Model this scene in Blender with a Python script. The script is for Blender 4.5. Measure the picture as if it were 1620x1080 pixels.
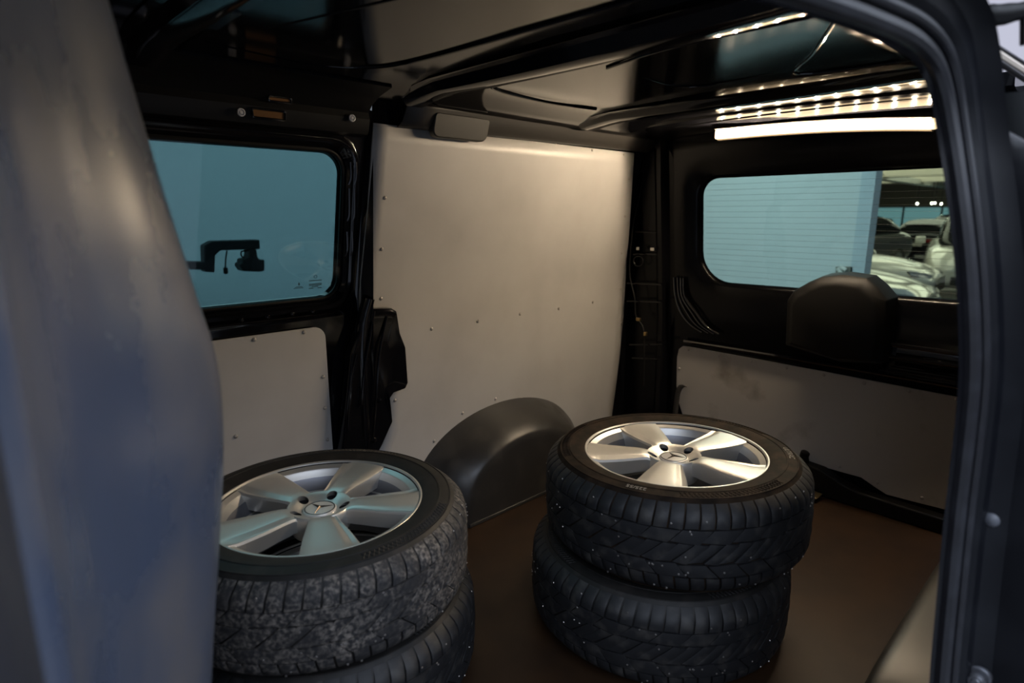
import bpy, bmesh, math, random
from mathutils import Vector, Matrix
random.seed(7)
PI = math.pi
for o in list(bpy.data.objects): bpy.data.objects.remove(o)
S = bpy.context.scene
C = S.collection

# ------------------------------------------------------------------ camera
FPX, YAW, PITCH, EYE = 950.0, math.radians(43.5), math.radians(-12.0), 1.05
FWD = Vector((math.sin(YAW)*math.cos(PITCH), math.cos(YAW)*math.cos(PITCH), math.sin(PITCH)))
RGT = Vector((math.cos(YAW), -math.sin(YAW), 0))
UPV = RGT.cross(FWD)
POS = Vector((0, 0, EYE))
cd = bpy.data.cameras.new('camera'); cam = bpy.data.objects.new('camera', cd); C.objects.link(cam)
M3 = Matrix((RGT, UPV, -FWD)).transposed()
cam.matrix_world = Matrix.Translation(POS) @ M3.to_4x4()
cd.sensor_width = 36; cd.lens = FPX/1620*36; cd.clip_start = .02; cd.clip_end = 200
cd.dof.use_dof = True; cd.dof.focus_distance = 1.75; cd.dof.aperture_fstop = 2.6
S.camera = cam
# ------------------------------------------------------------------ world, lights, exposure
S.view_settings.view_transform = 'Standard'; S.view_settings.look = 'None'
S.view_settings.gamma = 1; S.view_settings.use_curve_mapping = False
S.view_settings.exposure = 1.5
w = bpy.data.worlds.new('world'); S.world = w; w.use_nodes = True
w.node_tree.nodes['Background'].inputs[0].default_value = (.55, .62, .8, 1)
w.node_tree.nodes['Background'].inputs[1].default_value = .02
def area(name, loc, rot, sx, sy, power, col):
    l = bpy.data.lights.new(name, 'AREA'); l.shape = 'RECTANGLE'; l.size = sx; l.size_y = sy
    l.energy = power; l.color = col
    o = bpy.data.objects.new(name, l); C.objects.link(o); o.location = loc; o.rotation_euler = rot
    return o
# ceiling lamps of the photo studio the van stands in, and of the show hall behind it
area('studio_ceiling_light', (1.5, -1.9, 2.55), (0, 0, 0), 9.0, 3.0, 150, (.74, .83, 1))
area('studio_back_light', (2.0, 3.3, 2.9), (math.radians(-20), 0, 0), 10.0, .8, 95, (.85, .94, 1))
area('hall_light', (16, 2, 3.0), (0, 0, 0), 14, 8, 560, (1, .80, .62))
area('hall_far_light', (32, 6, 2.9), (0, 0, 0), 12, 10, 460, (1, .82, .66))

def at(x, y, ax, v):                       # point of a plane (axis ax = v) seen at a pixel
    d = FWD + RGT*((x-810)/FPX) - UPV*((y-540)/FPX)
    return POS + d*((v-POS[ax])/d[ax])

# ------------------------------------------------------------------ materials
def mat(name, col, rough=.5, metal=0, spec=.5, coat=0, coat_rough=.05, col2=None, scale=8, detail=4,
        lo=.4, hi=.6, bump=0, bscale=200, bdist=.001, rough2=None, stretch=None, emit=None, estr=0):
    m = bpy.data.materials.new(name); m.use_nodes = True
    nt = m.node_tree; b = nt.nodes['Principled BSDF']
    b.inputs['Base Color'].default_value = (*col, 1); b.inputs['Roughness'].default_value = rough
    b.inputs['Metallic'].default_value = metal; b.inputs['Specular IOR Level'].default_value = spec
    b.inputs['Coat Weight'].default_value = coat; b.inputs['Coat Roughness'].default_value = coat_rough
    if emit: b.inputs['Emission Color'].default_value = (*emit, 1); b.inputs['Emission Strength'].default_value = estr
    if col2 or bump or rough2 is not None:
        tc = nt.nodes.new('ShaderNodeTexCoord'); mp = nt.nodes.new('ShaderNodeMapping')
        nt.links.new(tc.outputs['Object'], mp.inputs[0])
        if stretch: mp.inputs['Scale'].default_value = stretch
    if col2 or rough2 is not None:
        n = nt.nodes.new('ShaderNodeTexNoise'); n.inputs['Scale'].default_value = scale; n.inputs['Detail'].default_value = detail
        r = nt.nodes.new('ShaderNodeMapRange'); r.inputs[1].default_value = lo; r.inputs[2].default_value = hi
        nt.links.new(mp.outputs[0], n.inputs['Vector']); nt.links.new(n.outputs[0], r.inputs[0])
        if col2:
            x = nt.nodes.new('ShaderNodeMix'); x.data_type = 'RGBA'
            x.inputs[6].default_value = (*col, 1); x.inputs[7].default_value = (*col2, 1)
            nt.links.new(r.outputs[0], x.inputs[0]); nt.links.new(x.outputs[2], b.inputs['Base Color'])
        if rough2 is not None:
            y = nt.nodes.new('ShaderNodeMapRange'); y.inputs[3].default_value = rough; y.inputs[4].default_value = rough2
            nt.links.new(r.outputs[0], y.inputs[0]); nt.links.new(y.outputs[0], b.inputs['Roughness'])
    if bump:
        n2 = nt.nodes.new('ShaderNodeTexNoise'); n2.inputs['Scale'].default_value = bscale; n2.inputs['Detail'].default_value = 3
        bp = nt.nodes.new('ShaderNodeBump'); bp.inputs['Strength'].default_value = bump; bp.inputs['Distance'].default_value = bdist
        nt.links.new(mp.outputs[0], n2.inputs['Vector']); nt.links.new(n2.outputs[0], bp.inputs['Height'])
        nt.links.new(bp.outputs[0], b.inputs['Normal'])
    return m
def glass(name, tint, ior=1.45, rough=.02):
    m = bpy.data.materials.new(name); m.use_nodes = True; nt = m.node_tree; nt.nodes.clear()
    t = nt.nodes.new('ShaderNodeBsdfTransparent'); t.inputs[0].default_value = (*tint, 1)
    g = nt.nodes.new('ShaderNodeBsdfGlossy'); g.inputs['Roughness'].default_value = rough
    f = nt.nodes.new('ShaderNodeFresnel'); f.inputs[0].default_value = ior
    x = nt.nodes.new('ShaderNodeMixShader'); o = nt.nodes.new('ShaderNodeOutputMaterial')
    nt.links.new(f.outputs[0], x.inputs[0]); nt.links.new(t.outputs[0], x.inputs[1]); nt.links.new(g.outputs[0], x.inputs[2])
    nt.links.new(x.outputs[0], o.inputs[0])
    return m
def emis(name, col, s):
    m = bpy.data.materials.new(name); m.use_nodes = True; nt = m.node_tree; nt.nodes.clear()
    e = nt.nodes.new('ShaderNodeEmission'); e.inputs[0].default_value = (*col, 1); e.inputs[1].default_value = s
    o = nt.nodes.new('ShaderNodeOutputMaterial'); nt.links.new(e.outputs[0], o.inputs[0])
    return m
BLACK = mat('black_paint', (.005, .005, .0065), .09, spec=.5)
ROOFB = mat('roof_black_paint', (.004, .004, .005), .10, spec=.36)
GATEB = mat('tailgate_black_paint', (.004, .004, .005), .2, spec=.22)
BLACKSOFT = mat('black_satin_paint', (.005, .005, .0065), .25, spec=.22)
RIDGE = mat('pressed_ridge_gloss', (.004, .004, .005), .03, spec=1, coat=1, coat_rough=.02)
LINING = mat('grey_laminate_board', (.50, .485, .468), .42, col2=(.43, .415, .40), scale=3.2, detail=8, lo=.42, hi=.68, bump=.12, bscale=420, bdist=.0006)
LINING2 = mat('grey_laminate_board_scuffed', (.52, .49, .455), .5, col2=(.22, .185, .15), scale=5.5, detail=9, lo=.57, hi=.78, bump=.12, bscale=420, bdist=.0006)
SCREW = mat('screw_zinc', (.50, .47, .43), .3, metal=.5)
PLASTIC = mat('black_plastic', (.0055, .0052, .005), .5, spec=.28, bump=.25, bscale=900, bdist=.0005)
TRIMP = mat('grey_brown_trim_plastic', (.030, .027, .0245), .5, bump=.2, bscale=700, bdist=.0005)
ARCHP = mat('wheel_arch_plastic', (.028, .0265, .025), .34, col2=(.046, .042, .037), scale=14, detail=8, lo=.5, hi=.75, rough2=.5, bump=.2, bscale=600, bdist=.0004)
FLOORM = mat('brown_film_faced_plywood', (.027, .0125, .0045), .5, spec=.3, col2=(.014, .0065, .0026), scale=6, detail=8, lo=.35, hi=.7, rough2=.55, bump=.25, bscale=350, bdist=.0006)
BULK = mat('dusty_grey_blue_paint', (.046, .062, .102), .26, col2=(.090, .092, .105), scale=5.0, detail=6, lo=.45, hi=.70, rough2=.40, stretch=(1, 1.3, .8))
SEAL = mat('rubber_seal', (.010, .010, .0128), .45, col2=(.021, .022, .027), scale=22, detail=6, lo=.5, hi=.75)
JAMB = mat('dark_blue_black_paint', (.0035, .004, .006), .42, spec=.25, col2=(.009, .010, .013), scale=9, lo=.5, hi=.75, rough2=.5)
RUBBER = mat('tyre_rubber', (.0058, .0062, .0076), .62, col2=(.03, .028, .026), scale=30, detail=8, lo=.5, hi=.72, bump=.3, bscale=420, bdist=.0007)
RUBBERD = mat('tyre_rubber_dusty', (.014, .014, .0155), .75, col2=(.21, .185, .16), scale=120, detail=15, lo=.42, hi=.72, bump=.45, bscale=330, bdist=.001)
def dusty(m):                              # coarse patches decide how much of the fine dust shows
    nt = m.node_tree; mx = [n for n in nt.nodes if n.type == 'MIX'][0]; mp = [n for n in nt.nodes if n.type == 'MAPPING'][0]
    src = mx.inputs[0].links[0].from_socket
    n = nt.nodes.new('ShaderNodeTexNoise'); n.inputs['Scale'].default_value = 13; n.inputs['Detail'].default_value = 6; n.inputs['Distortion'].default_value = 1.2
    rr = nt.nodes.new('ShaderNodeMapRange'); rr.inputs[1].default_value = .36; rr.inputs[2].default_value = .66; rr.inputs[3].default_value = .12
    mu = nt.nodes.new('ShaderNodeMath'); mu.operation = 'MULTIPLY'
    nt.links.new(mp.outputs[0], n.inputs['Vector']); nt.links.new(n.outputs[0], rr.inputs[0]); nt.links.new(rr.outputs[0], mu.inputs[0]); nt.links.new(src, mu.inputs[1])
    nt.links.new(mu.outputs[0], mx.inputs[0])
dusty(RUBBERD)
SIDEW = mat('tyre_sidewall_clean', (.009, .0085, .008), .6, spec=.3, col2=(.022, .019, .017), scale=26, detail=6, lo=.5, hi=.75, bump=.15, bscale=300, bdist=.0005)
SIDEWB = mat('tyre_sidewall_brown_dust', (.010, .0068, .0046), .75, spec=.1, col2=(.030, .019, .0115), scale=24, detail=8, lo=.4, hi=.68, bump=.2, bscale=300, bdist=.0006)
ALLOY = mat('silver_alloy_paint', (.62, .605, .57), .40, metal=.8, coat=.2, coat_rough=.15)
ALLOYIN = mat('alloy_barrel_grey', (.20, .205, .225), .38, metal=.7)
DARKMET = mat('dark_metal', (.03, .03, .032), .35, metal=.6)
CHROME = mat('bright_metal', (.7, .69, .66), .18, metal=1)
TINT1 = glass('tinted_side_glass', (.29, .42, .43))
TINT2 = glass('tinted_rear_glass', (.54, .65, .605))
WALLW = mat('studio_white_wall', (.78, .80, .83), .7)
LAMPON = emis('led_diffuser_glow', (1, .72, .42), 2.2)
LEDDOT = emis('led_chip_glow', (1, .79, .54), 2800)
BOXGLOW = emis('light_box_diffuser', (.80, .82, 1), .24)

# ------------------------------------------------------------------ helpers
def link(o, parent=None):
    C.objects.link(o)
    if parent: o.parent = parent
    return o
def obj(name, bm, m, parent=None, smooth=True, angle=40, bevel=0, subsurf=0):
    me = bpy.data.meshes.new(name)
    bmesh.ops.recalc_face_normals(bm, faces=bm.faces)
    bm.to_mesh(me); bm.free()
    me.materials.append(m)
    o = bpy.data.objects.new(name, me); link(o, parent)
    if smooth:
        for p in me.polygons: p.use_smooth = True
        a = math.radians(angle); bm2 = bmesh.new(); bm2.from_mesh(me)
        for e in bm2.edges:
            if len(e.link_faces) == 2 and e.calc_face_angle(0) > a: e.smooth = False
        bm2.to_mesh(me); bm2.free()
    if bevel:
        b = o.modifiers.new('bevel', 'BEVEL'); b.width = bevel; b.segments = 2; b.limit_method = 'ANGLE'
    if subsurf:
        s = o.modifiers.new('sub', 'SUBSURF'); s.levels = subsurf; s.render_levels = subsurf
    return o
def tag(o, label, cat=None, group=None, kind=None):
    o['label'] = label
    if cat: o['category'] = cat
    if group: o['group'] = group
    if kind: o['kind'] = kind
    return o
def empty(name, loc=(0, 0, 0), rot=(0, 0, 0)):
    o = bpy.data.objects.new(name, None); o.empty_display_size = .05; C.objects.link(o)
    o.location = loc; o.rotation_euler = rot
    return o
def dup(o, parent=None):
    c = o.copy(); link(c, parent)
    for ch in list(o.children): dup(ch, c)
    return c
def box(bm, x0, x1, y0, y1, z0, z1):
    v = [bm.verts.new((x, y, z)) for x in (x0, x1) for y in (y0, y1) for z in (z0, z1)]
    for f in ((0,1,3,2),(4,6,7,5),(0,4,5,1),(2,3,7,6),(0,2,6,4),(1,5,7,3)): bm.faces.new([v[i] for i in f])
    return bm
def nbox(*a): return box(bmesh.new(), *a)
def loft(bm, loops, closed=True, cap0=False, cap1=False):
    V = [[bm.verts.new(p) for p in L] for L in loops]
    n = len(loops[0])
    for a, b in zip(V, V[1:]):
        for i in range(n if closed else n-1):
            j = (i+1) % n
            try: bm.faces.new((a[i], a[j], b[j], b[i]))
            except ValueError: pass
    if cap0: bm.faces.new(V[0])
    if cap1: bm.faces.new(V[-1])
    return V
def lathe(bm, prof, n=64, c=(0, 0, 0), a0=0, a1=2*PI):
    full = abs(a1-a0-2*PI) < 1e-6
    loops = []
    for r, z in prof:
        loops.append([(c[0]+r*math.cos(a0+(a1-a0)*i/n), c[1]+r*math.sin(a0+(a1-a0)*i/n), c[2]+z) for i in range(n if full else n+1)])
    loft(bm, loops, closed=full)
def tube(bm, pts, r, n=8, cap=True):
    pts = [Vector(p) for p in pts]; loops = []
    up = None
    for i, p in enumerate(pts):
        t = (pts[min(i+1, len(pts)-1)]-pts[max(i-1, 0)]).normalized()
        if up is None:
            up = Vector((0, 0, 1)) if abs(t.z) < .9 else Vector((1, 0, 0))
        a = t.cross(up).normalized(); b = a.cross(t).normalized(); up = b
        rr = r[i] if isinstance(r, (list, tuple)) else r
        loops.append([p+a*rr*math.cos(2*PI*k/n)+b*rr*math.sin(2*PI*k/n) for k in range(n)])
    loft(bm, loops, True, cap, cap)
def prism(bm, poly, d):                   # polygon (3d points) extruded by vector d
    a = [bm.verts.new(p) for p in poly]; b = [bm.verts.new(Vector(p)+Vector(d)) for p in poly]
    bm.faces.new(a); bm.faces.new(list(reversed(b)))
    for i in range(len(a)): bm.faces.new((a[i], a[(i+1) % len(a)], b[(i+1) % len(a)], b[i]))
def smoothpath(pts, k=6):
    pts = [Vector(p) for p in pts]; out = []
    for i in range(len(pts)-1):
        p0, p1, p2, p3 = pts[max(i-1, 0)], pts[i], pts[i+1], pts[min(i+2, len(pts)-1)]
        for s in range(k):
            t = s/k
            out.append(.5*((2*p1)+(p2-p0)*t+(2*p0-5*p1+4*p2-p3)*t*t+(3*p1-p0-3*p2+p3)*t**3))
    out.append(pts[-1]); return out
def interp(tab, x):
    if x <= tab[0][0]: return tab[0][1]
    for (a, va), (b, vb) in zip(tab, tab[1:]):
        if x <= b: return va+(vb-va)*(x-a)/(b-a)
    return tab[-1][1]
def rrect(x0, x1, z0, z1, r, n=8, bow=0):  # rounded rectangle, 4 corners * (n+1) points
    rs = r if isinstance(r, (list, tuple)) else (r,)*4
    P = []
    for (cx, cz, a), rr in zip(((x1-rs[0], z1-rs[0], 0), (x0+rs[1], z1-rs[1], 90), (x0+rs[2], z0+rs[2], 180), (x1-rs[3], z0+rs[3], 270)), rs):
        for i in range(n+1):
            t = math.radians(a+90*i/n); P.append((cx+rr*math.cos(t), cz+rr*math.sin(t)))
    return P
def densify(P, k=3):
    out = []
    for i in range(len(P)):
        a, b = P[i], P[(i+1) % len(P)]
        m = k if math.dist(a, b) > .08 else 1
        for s in range(m): out.append((a[0]+(b[0]-a[0])*s/m, a[1]+(b[1]-a[1])*s/m))
    return out

# ------------------------------------------------------------------ van shell
def WY(z): return interp([(-.1, 1.65), (.72, 1.65), (.85, 1.638), (1.3, 1.54), (1.45, 1.49)], z)     # far side lining surface
def XT(z): return interp([(-.1, 2.37), (.5, 2.37), (.75, 2.345), (1.2, 2.29), (1.4, 2.268)], z)        # tailgate inner surface
def YS(z): return interp([(-.1, .11), (.388, .126), (.7, .14), (.837, .149), (.96, .168), (1.08, .194), (1.16, .212), (1.225, .235), (1.4, .28)], z)
ZR = 1.385
fl = obj('floor', nbox(-.25, 2.36, .02, 1.70, -.03, 0), FLOORM, smooth=False)
tag(fl, 'dark brown boarded cargo floor of the van', kind='structure')

# far body side: black pressed metal around the sliding door window
def wl(x, z, off): return (x, WY(z)+off, z)
bm = bmesh.new()
N0 = 8
def wloop(x0, x1, z0, z1, r, off):
    return [wl(x, z, off) for x, z in rrect(x0, x1, z0, z1, r, N0)]
loops = [wloop(.02, .846, .815, 1.212, .055, .035),
         wloop(.015, .851, .81, 1.217, .058, .018),
         wloop(.00, .866, .795, 1.232, .066, .010),
         wloop(-.008, .874, .787, 1.239, .07, -.008),
         wloop(-.016, .882, .777, 1.247, .075, -.010),
         wloop(-.03, .893, .764, 1.258, .08, .008),
         wloop(-.04, .903, .757, 1.266, .085, .012),
         wloop(-.06, .915, .745, 1.30, .05, .012),
         wloop(-.30, .935, -.03, 1.33, .01, .014)]
loft(bm, loops)
wall = obj('wall_left', bm, BLACK, angle=50)
tag(wall, 'black painted metal body side around the sliding door window', kind='structure')
bm = bmesh.new()
zs = [-.03, .3, .72, .85, 1.0, 1.15, 1.3, 1.42]
loft(bm, [[(x, WY(z)+.014, z) for x in (.93, 1.4, 1.9, 2.30)] for z in zs], closed=False)
obj('body_panel', bm, BLACK, wall)
# window seal and glass
bm = bmesh.new()
tube(bm, [Vector(wl(x, z, .012)) for x, z in rrect(.012, .852, .807, 1.218, .058, N0)]+[Vector(wl(*rrect(.012, .852, .807, 1.218, .058, N0)[0], .012))], .006, 6)
obj('window_seal', bm, PLASTIC, wall)
bm = bmesh.new()
P = densify(rrect(.012, .852, .807, 1.218, .055, N0), 4)
prism(bm, [(x, 1.652-(z-.8)*.205, z) for x, z in P], (0, .004, 0))
wn = obj('window_1', bm, TINT1, smooth=False)
tag(wn, 'blue-green tinted fixed pane in the far sliding door', kind='structure')
# printed glass stamp in the lower corner
bm = bmesh.new()
def gl(x, z): return Vector((x, 1.6495-(z-.8)*.205, z))
def mark(x0, x1, z0, z1): prism(bm, [gl(x0, z0), gl(x1, z0), gl(x1, z1), gl(x0, z1)], (0, .0008, 0))
for k in range(3): pass
for i, (a, b) in enumerate(((.757, .795), (.757, .795), (.757, .795), (.765, .785), (.757, .77), (.783, .795))):
    z = (.862, .852, .8485, .8445, .840, .840)[i]; mark(a, b, z, z+.0022)
mark(.725, .729, .853, .860); mark(.716, .737, .8475, .849); mark(.712, .740, .844, .8455)
ring = [(.776+.005*math.cos(t*PI/8), .874+.005*math.sin(t*PI/8)) for t in range(16)]
for i in range(16):
    a, b = ring[i], ring[(i+1) % 16]
    prism(bm, [gl(a[0], a[1]), gl(b[0], b[1]), gl(.776+(b[0]-.776)*.75, .874+(b[1]-.874)*.75), gl(.776+(a[0]-.776)*.75, .874+(a[1]-.874)*.75)], (0, .0008, 0))
obj('glass_stamp', bm, mat('dark_print', (.01, .03, .035), .6), wn, smooth=False)

# upper rail over the sliding door with slots and plugs
bm = bmesh.new()
sec = lambda x: [(x, 1.555, 1.258), (x, 1.53, 1.262), (x, 1.522, 1.275), (x, 1.515, 1.30), (x, 1.52, 1.318), (x, 1.50, 1.335), (x, 1.46, 1.352), (x, 1.40, 1.366), (x, 1.40, 1.40), (x, 1.60, 1.40)]
loft(bm, [sec(-.25), sec(.3), sec(.6), sec(.905)], True, True, True)
tr = obj('trim_1', bm, mat('black_matte_paint', (.003, .003, .0035), .5, spec=.2), angle=30)
tag(tr, 'black roof rail above the far sliding door window', kind='structure')
HOLE = mat('slot_warm_light_tint', (.22, .115, .05), .35, metal=.7)  # orange tint paints the warm light in the rail openings
for (x0, x1, z0, z1) in ((.592, .665, 1.277, 1.292), (.632, .682, 1.318, 1.324)):
    bm = bmesh.new()
    yy = 1.514 if z0 < 1.3 else 1.511
    P = [(x, yy, z) for x, z in rrect(x0, x1, z0, z1, .003, 3)]
    prism(bm, P, (0, .003, 0)); o = obj('rail_slot', bm, HOLE, tr, smooth=False); tag(o, 'warm lit slot in the rail')
    bm = bmesh.new(); tube(bm, [(x, yy-.001, z) for x, z in rrect(x0-.003, x1+.003, z0-.003, z1+.003, .004, 3)]+[(x1+.003, yy-.001, z1-.001)], .0025, 6)
    obj('slot_rim', bm, BLACK, tr)
def plug(x, y, z, r=.0095):
    bm = bmesh.new(); lathe(bm, [(0, .004), (r*.35, .004), (r*.4, .001), (r*.6, .001), (r*.7, .004), (r*.95, .0035), (r, 0)], 16)
    bm.transform(Matrix.Translation((x, y, z)) @ Matrix.Rotation(PI/2, 4, 'X'))
    o = obj('round_plug', bm, mat('plug_white', (.45, .44, .45), .4), tr); tag(o, 'pale round screw plug')
plug(.562, 1.512, 1.2815); plug(.849, 1.511, 1.298)
bm = bmesh.new(); box(bm, .30, .345, 1.50, 1.515, 1.268, 1.288); obj('rail_catch', bm, mat('catch_grey', (.12, .13, .16), .35, metal=.4), tr, bevel=.002)

# ------------------------------------------------------------------ lining boards
screw_me = None
def screw(p, n, parent):
    global screw_me
    if screw_me is None:
        bm = bmesh.new(); lathe(bm, [(.0001, .0040), (.0030, .0037), (.0054, .0020), (.0064, 0)], 10)
        screw_me = bpy.data.meshes.new('screw'); bm.to_mesh(screw_me); bm.free(); screw_me.materials.append(SCREW)
        for q in screw_me.polygons: q.use_smooth = True
    o = bpy.data.objects.new('screw', screw_me); link(o, parent)
    o.matrix_local = Matrix.Translation(Vector(p)) @ Vector(n).to_track_quat('Z', 'Y').to_matrix().to_4x4()
    return o
def wallpix(x, y):
    Y = 1.6
    for _ in range(12): p = at(x, y, 1, Y); Y = WY(p.z)
    return at(x, y, 1, Y)
def wn_n(z): return Vector((0, -1, -(WY(z+.01)-WY(z-.01))/.02*-1)).normalized() if False else Vector((0, -1, (WY(z+.01)-WY(z-.01))/.02)).normalized()
big = empty('wall_lining_board', (1.5, 1.65, 0))
tag(big, 'large pale grey lining board screwed to the far van wall above the wheel arch', 'board')
xl = [(0, .96), (.31, .955), (.34, .99), (.48, .995), (.50, .96), (.75, .915), (.786, .914), (.94, .922), (1.065, .928), (1.297, .931)]
xr = [(0, 2.20), (.132, 2.222), (.28, 2.246), (.40, 2.262), (.58, 2.278), (.72, 2.284), (.875, 2.268), (1.05, 2.225), (1.297, 2.158)]
bm = bmesh.new()
zs = [.0, .08, .132, .2, .28, .34, .40, .48, .58, .66, .72, .786, .85, .94, 1.0, 1.065, 1.13, 1.2, 1.25, 1.297]
rows = []
for z in zs:
    a, b = interp(xl, z), interp(xr, z)
    rows.append([(a+(b-a)*i/24-1.5, WY(z)-1.65, z) for i in range(25)])
loft(bm, rows, closed=False)
o = obj('board', bm, LINING, big)
s = o.modifiers.new('solid', 'SOLIDIFY'); s.thickness = .006; s.offset = 0
for q in ((608,313),(603,394),(602,472),(682,520),(755,508),(822,496.5),(883,488),(937,478),(995,283),(988,342),(983,400),(981,456),(982,511),
          (669,203),(763,211),(819,218),(878,226),(936,237),(986,244),(624,633),(731,653),(783,631),(824,630),(686,697)):
    p = wallpix(*q); screw(p+Vector((-1.5, -1.65-.0032, 0)), wn_n(p.z), big)
low = empty('door_lining_board', (.4, 1.65, .36))
tag(low, 'pale grey lining board below the far sliding door window', 'board')
bm = bmesh.new()
P = rrect(-.1, .8, .02, .726, (.035, .03, .01, .01), 6)
prism(bm, [(x-.4, WY(z)-1.65-.004, z-.36) for x, z in P], (0, .006, 0))
obj('board', bm, LINING, low, smooth=False, bevel=.001)
for q in ((402,537),(481,525),(511,596),(514,645),(373,690),(518,695)):
    p = at(*q, 1, 1.646); screw(p-Vector((.4, 1.65, .36))+Vector((0, -.0005, 0)), (0, -1, 0), low)

# black pressed bracket between sliding door and lining board
br = empty('lock_cover', (.95, 1.64, .31))
tag(br, 'glossy black pressed lock cover between sliding door and large lining board', 'cover')
Q = [(555,560),(575,502),(586,488),(619,487),(627,492),(632,525),(641,548),(645,605),(641,614),(622,621),(616,630),(620,668),(603,706),(575,760),(535,760)]
Pq = [at(x, y, 1, 1.612) for x, y in Q]
bm = bmesh.new()
def shrink(P, k, dy):
    c = sum(P, Vector())/len(P)
    return [c+(p-c)*k+Vector((0, dy, 0)) for p in P]
base = Vector((.95, 1.64, .31))
L0 = [p-base+Vector((0, .03, 0)) for p in Pq]; L1 = [p-base for p in Pq]
loft(bm, [L0, L1, [p-base for p in shrink(Pq, .96, -.006)], [p-base for p in shrink(Pq, .86, -.004)], [p-base for p in shrink(Pq, .5, .004)]], True, False, True)
obj('cover_shell', bm, BLACK, br, bevel=.002)
for pts in (((592,492),(585,535),(577,580),(572,640)),((612,500),(600,560),(596,620),(590,690)),((565,560),(556,610),(552,680))):
    bm = bmesh.new(); tube(bm, smoothpath([at(x, y, 1, 1.606)-base for x, y in pts], 4), .004, 8); obj('pressed_rib', bm, BLACK, br)
for q in ((600,633),(592,696)):
    bm = bmesh.new(); lathe(bm, [(.0001, .006), (.006, .005), (.009, 0)], 12)
    bm.transform(Matrix.Translation(at(*q, 1, 1.604)-base) @ Matrix.Rotation(PI/2, 4, 'X')); obj('rivet', bm, BLACK, br)
# door edge post (rounded black column between window frame and cover)
bm = bmesh.new()
tube(bm, smoothpath([(.905, 1.63, .02), (.90, 1.63, .4), (.905, 1.625, .68), (.93, 1.612, .80)], 4), .02, 10)
o = obj('door_edge_rib', bm, BLACK, wall)
for x0 in (.862, .878):
    for (za, zb) in ((.93, 1.0), (1.03, 1.12), (1.13, 1.19)):
        bm = bmesh.new(); tube(bm, smoothpath([(x0, WY(za)-.006, za), (x0+.004, WY(za+.02)-.009, za+.02), (x0+.001, WY(zb)-.007, zb)], 4), .0035, 6); obj('frame_rib', bm, BLACK, wall)
for x in (.56, .63, .70, .76):
    bm = bmesh.new(); lathe(bm, [(.0001, .004), (.004, .003), (.007, 0)], 10)
    bm.transform(Matrix.Translation((x, 1.632, .776)) @ Matrix.Rotation(PI/2, 4, 'X')); obj('frame_rivet', bm, BLACK, wall)

# grey trim strip along the top of the big board
st = empty('roof_side_trim', (1.6, 1.54, 1.3))
tag(st, 'grey-brown curved plastic trim along the roof edge above the large lining board', 'trim')
bm = bmesh.new()
rows = []
for k in range(13):
    t = k/12; x = 1.005+(2.27-1.005)*t
    bow = .008*math.sin(PI*t)
    rows.append([(x-1.6, 1.535-1.54, 1.293-1.3+.012*t-.002), (x-1.6, 1.520-1.54, 1.295-1.3+.014*t), (x-1.6, 1.505-1.54, 1.305-1.3+.016*t+bow*.3),
                 (x-1.6, 1.492-1.54, 1.325-1.3+.014*t+bow), (x-1.6, 1.482-1.54, 1.342-1.3+.012*t+bow), (x-1.6, 1.478-1.54, 1.352-1.3+.010*t+bow)])
loft(bm, rows, closed=False)
o = obj('strip', bm, TRIMP, st); s = o.modifiers.new('solid', 'SOLIDIFY'); s.thickness = .004
bm = bmesh.new()
P = rrect(1.105, 1.315, 1.272, 1.338, (.012, .012, .022, .022), 5)
prism(bm, [(x-1.6, 1.493-1.54-(z-1.305)*.3, z-1.3) for x, z in P], (0, .025, 0))
o = obj('cover_tab', bm, mat('tab_dark_plastic', (.016, .0145, .013), .5), st, bevel=.003)

# wheel arch covers
def arch(name, cx, yo, yi, sgn, label):
    e = empty(name, (cx, yo, 0)); tag(e, label, 'cover')
    bm = bmesh.new()
    prof = [(0, .455, .352), (.004, .455, .352), (.004, .44, .338), (.05, .425, .332), (.10, .395, .318), (.15, .355, .295), (.175, .33, .28), (.186, .315, .27), (.192, .305, .262), (.193, .28, .24)]
    loops = []
    n = 36
    for d, a, h in prof:
        loops.append([((a*math.cos(PI*i/n))-(.03 if d > .1 else .03*d/.1), sgn*d, max(0, h*math.sin(PI*i/n)**.8)) for i in range(n+1)])
    V = loft(bm, loops, closed=False)
    bm.faces.new(V[-1])
    obj('arch_shell', bm, ARCHP, e, angle=60)
    bm = bmesh.new(); box(bm, -.33, .27, sgn*.193-.006, sgn*.193+.006, 0, .012); obj('base_flange', bm, ARCHP, e, bevel=.002)
    return e
arch('wheel_arch_cover', 1.515, 1.655, 1.46, -1, 'rounded dark grey plastic wheel arch cover below the large lining board')
wr = empty('wheel_arch_cover', (1.4, .12, 0)); tag(wr, 'dark wheel arch cover beside the open door frame at the lower right', 'cover')
bm = bmesh.new(); loops = []
for i in range(21):
    t = -1+2*i/20; x = .48*t; h = .255*(1-abs(t)**6)
    loops.append([(x, 0, 0), (x, 0, h), (x, .085, h), (x, .104, h*.985), (x, .116, h*.94), (x, .122, h*.85), (x, .135, 0)])
loft(bm, loops, True, True, True); obj('arch_shell', bm, mat('arch_plastic_dark', (.016, .015, .014), .45), wr, angle=60)
bm = bmesh.new(); box(bm, -.46, .46, .128, .142, 0, .012); obj('base_flange', bm, ARCHP, wr, bevel=.002)

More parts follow.
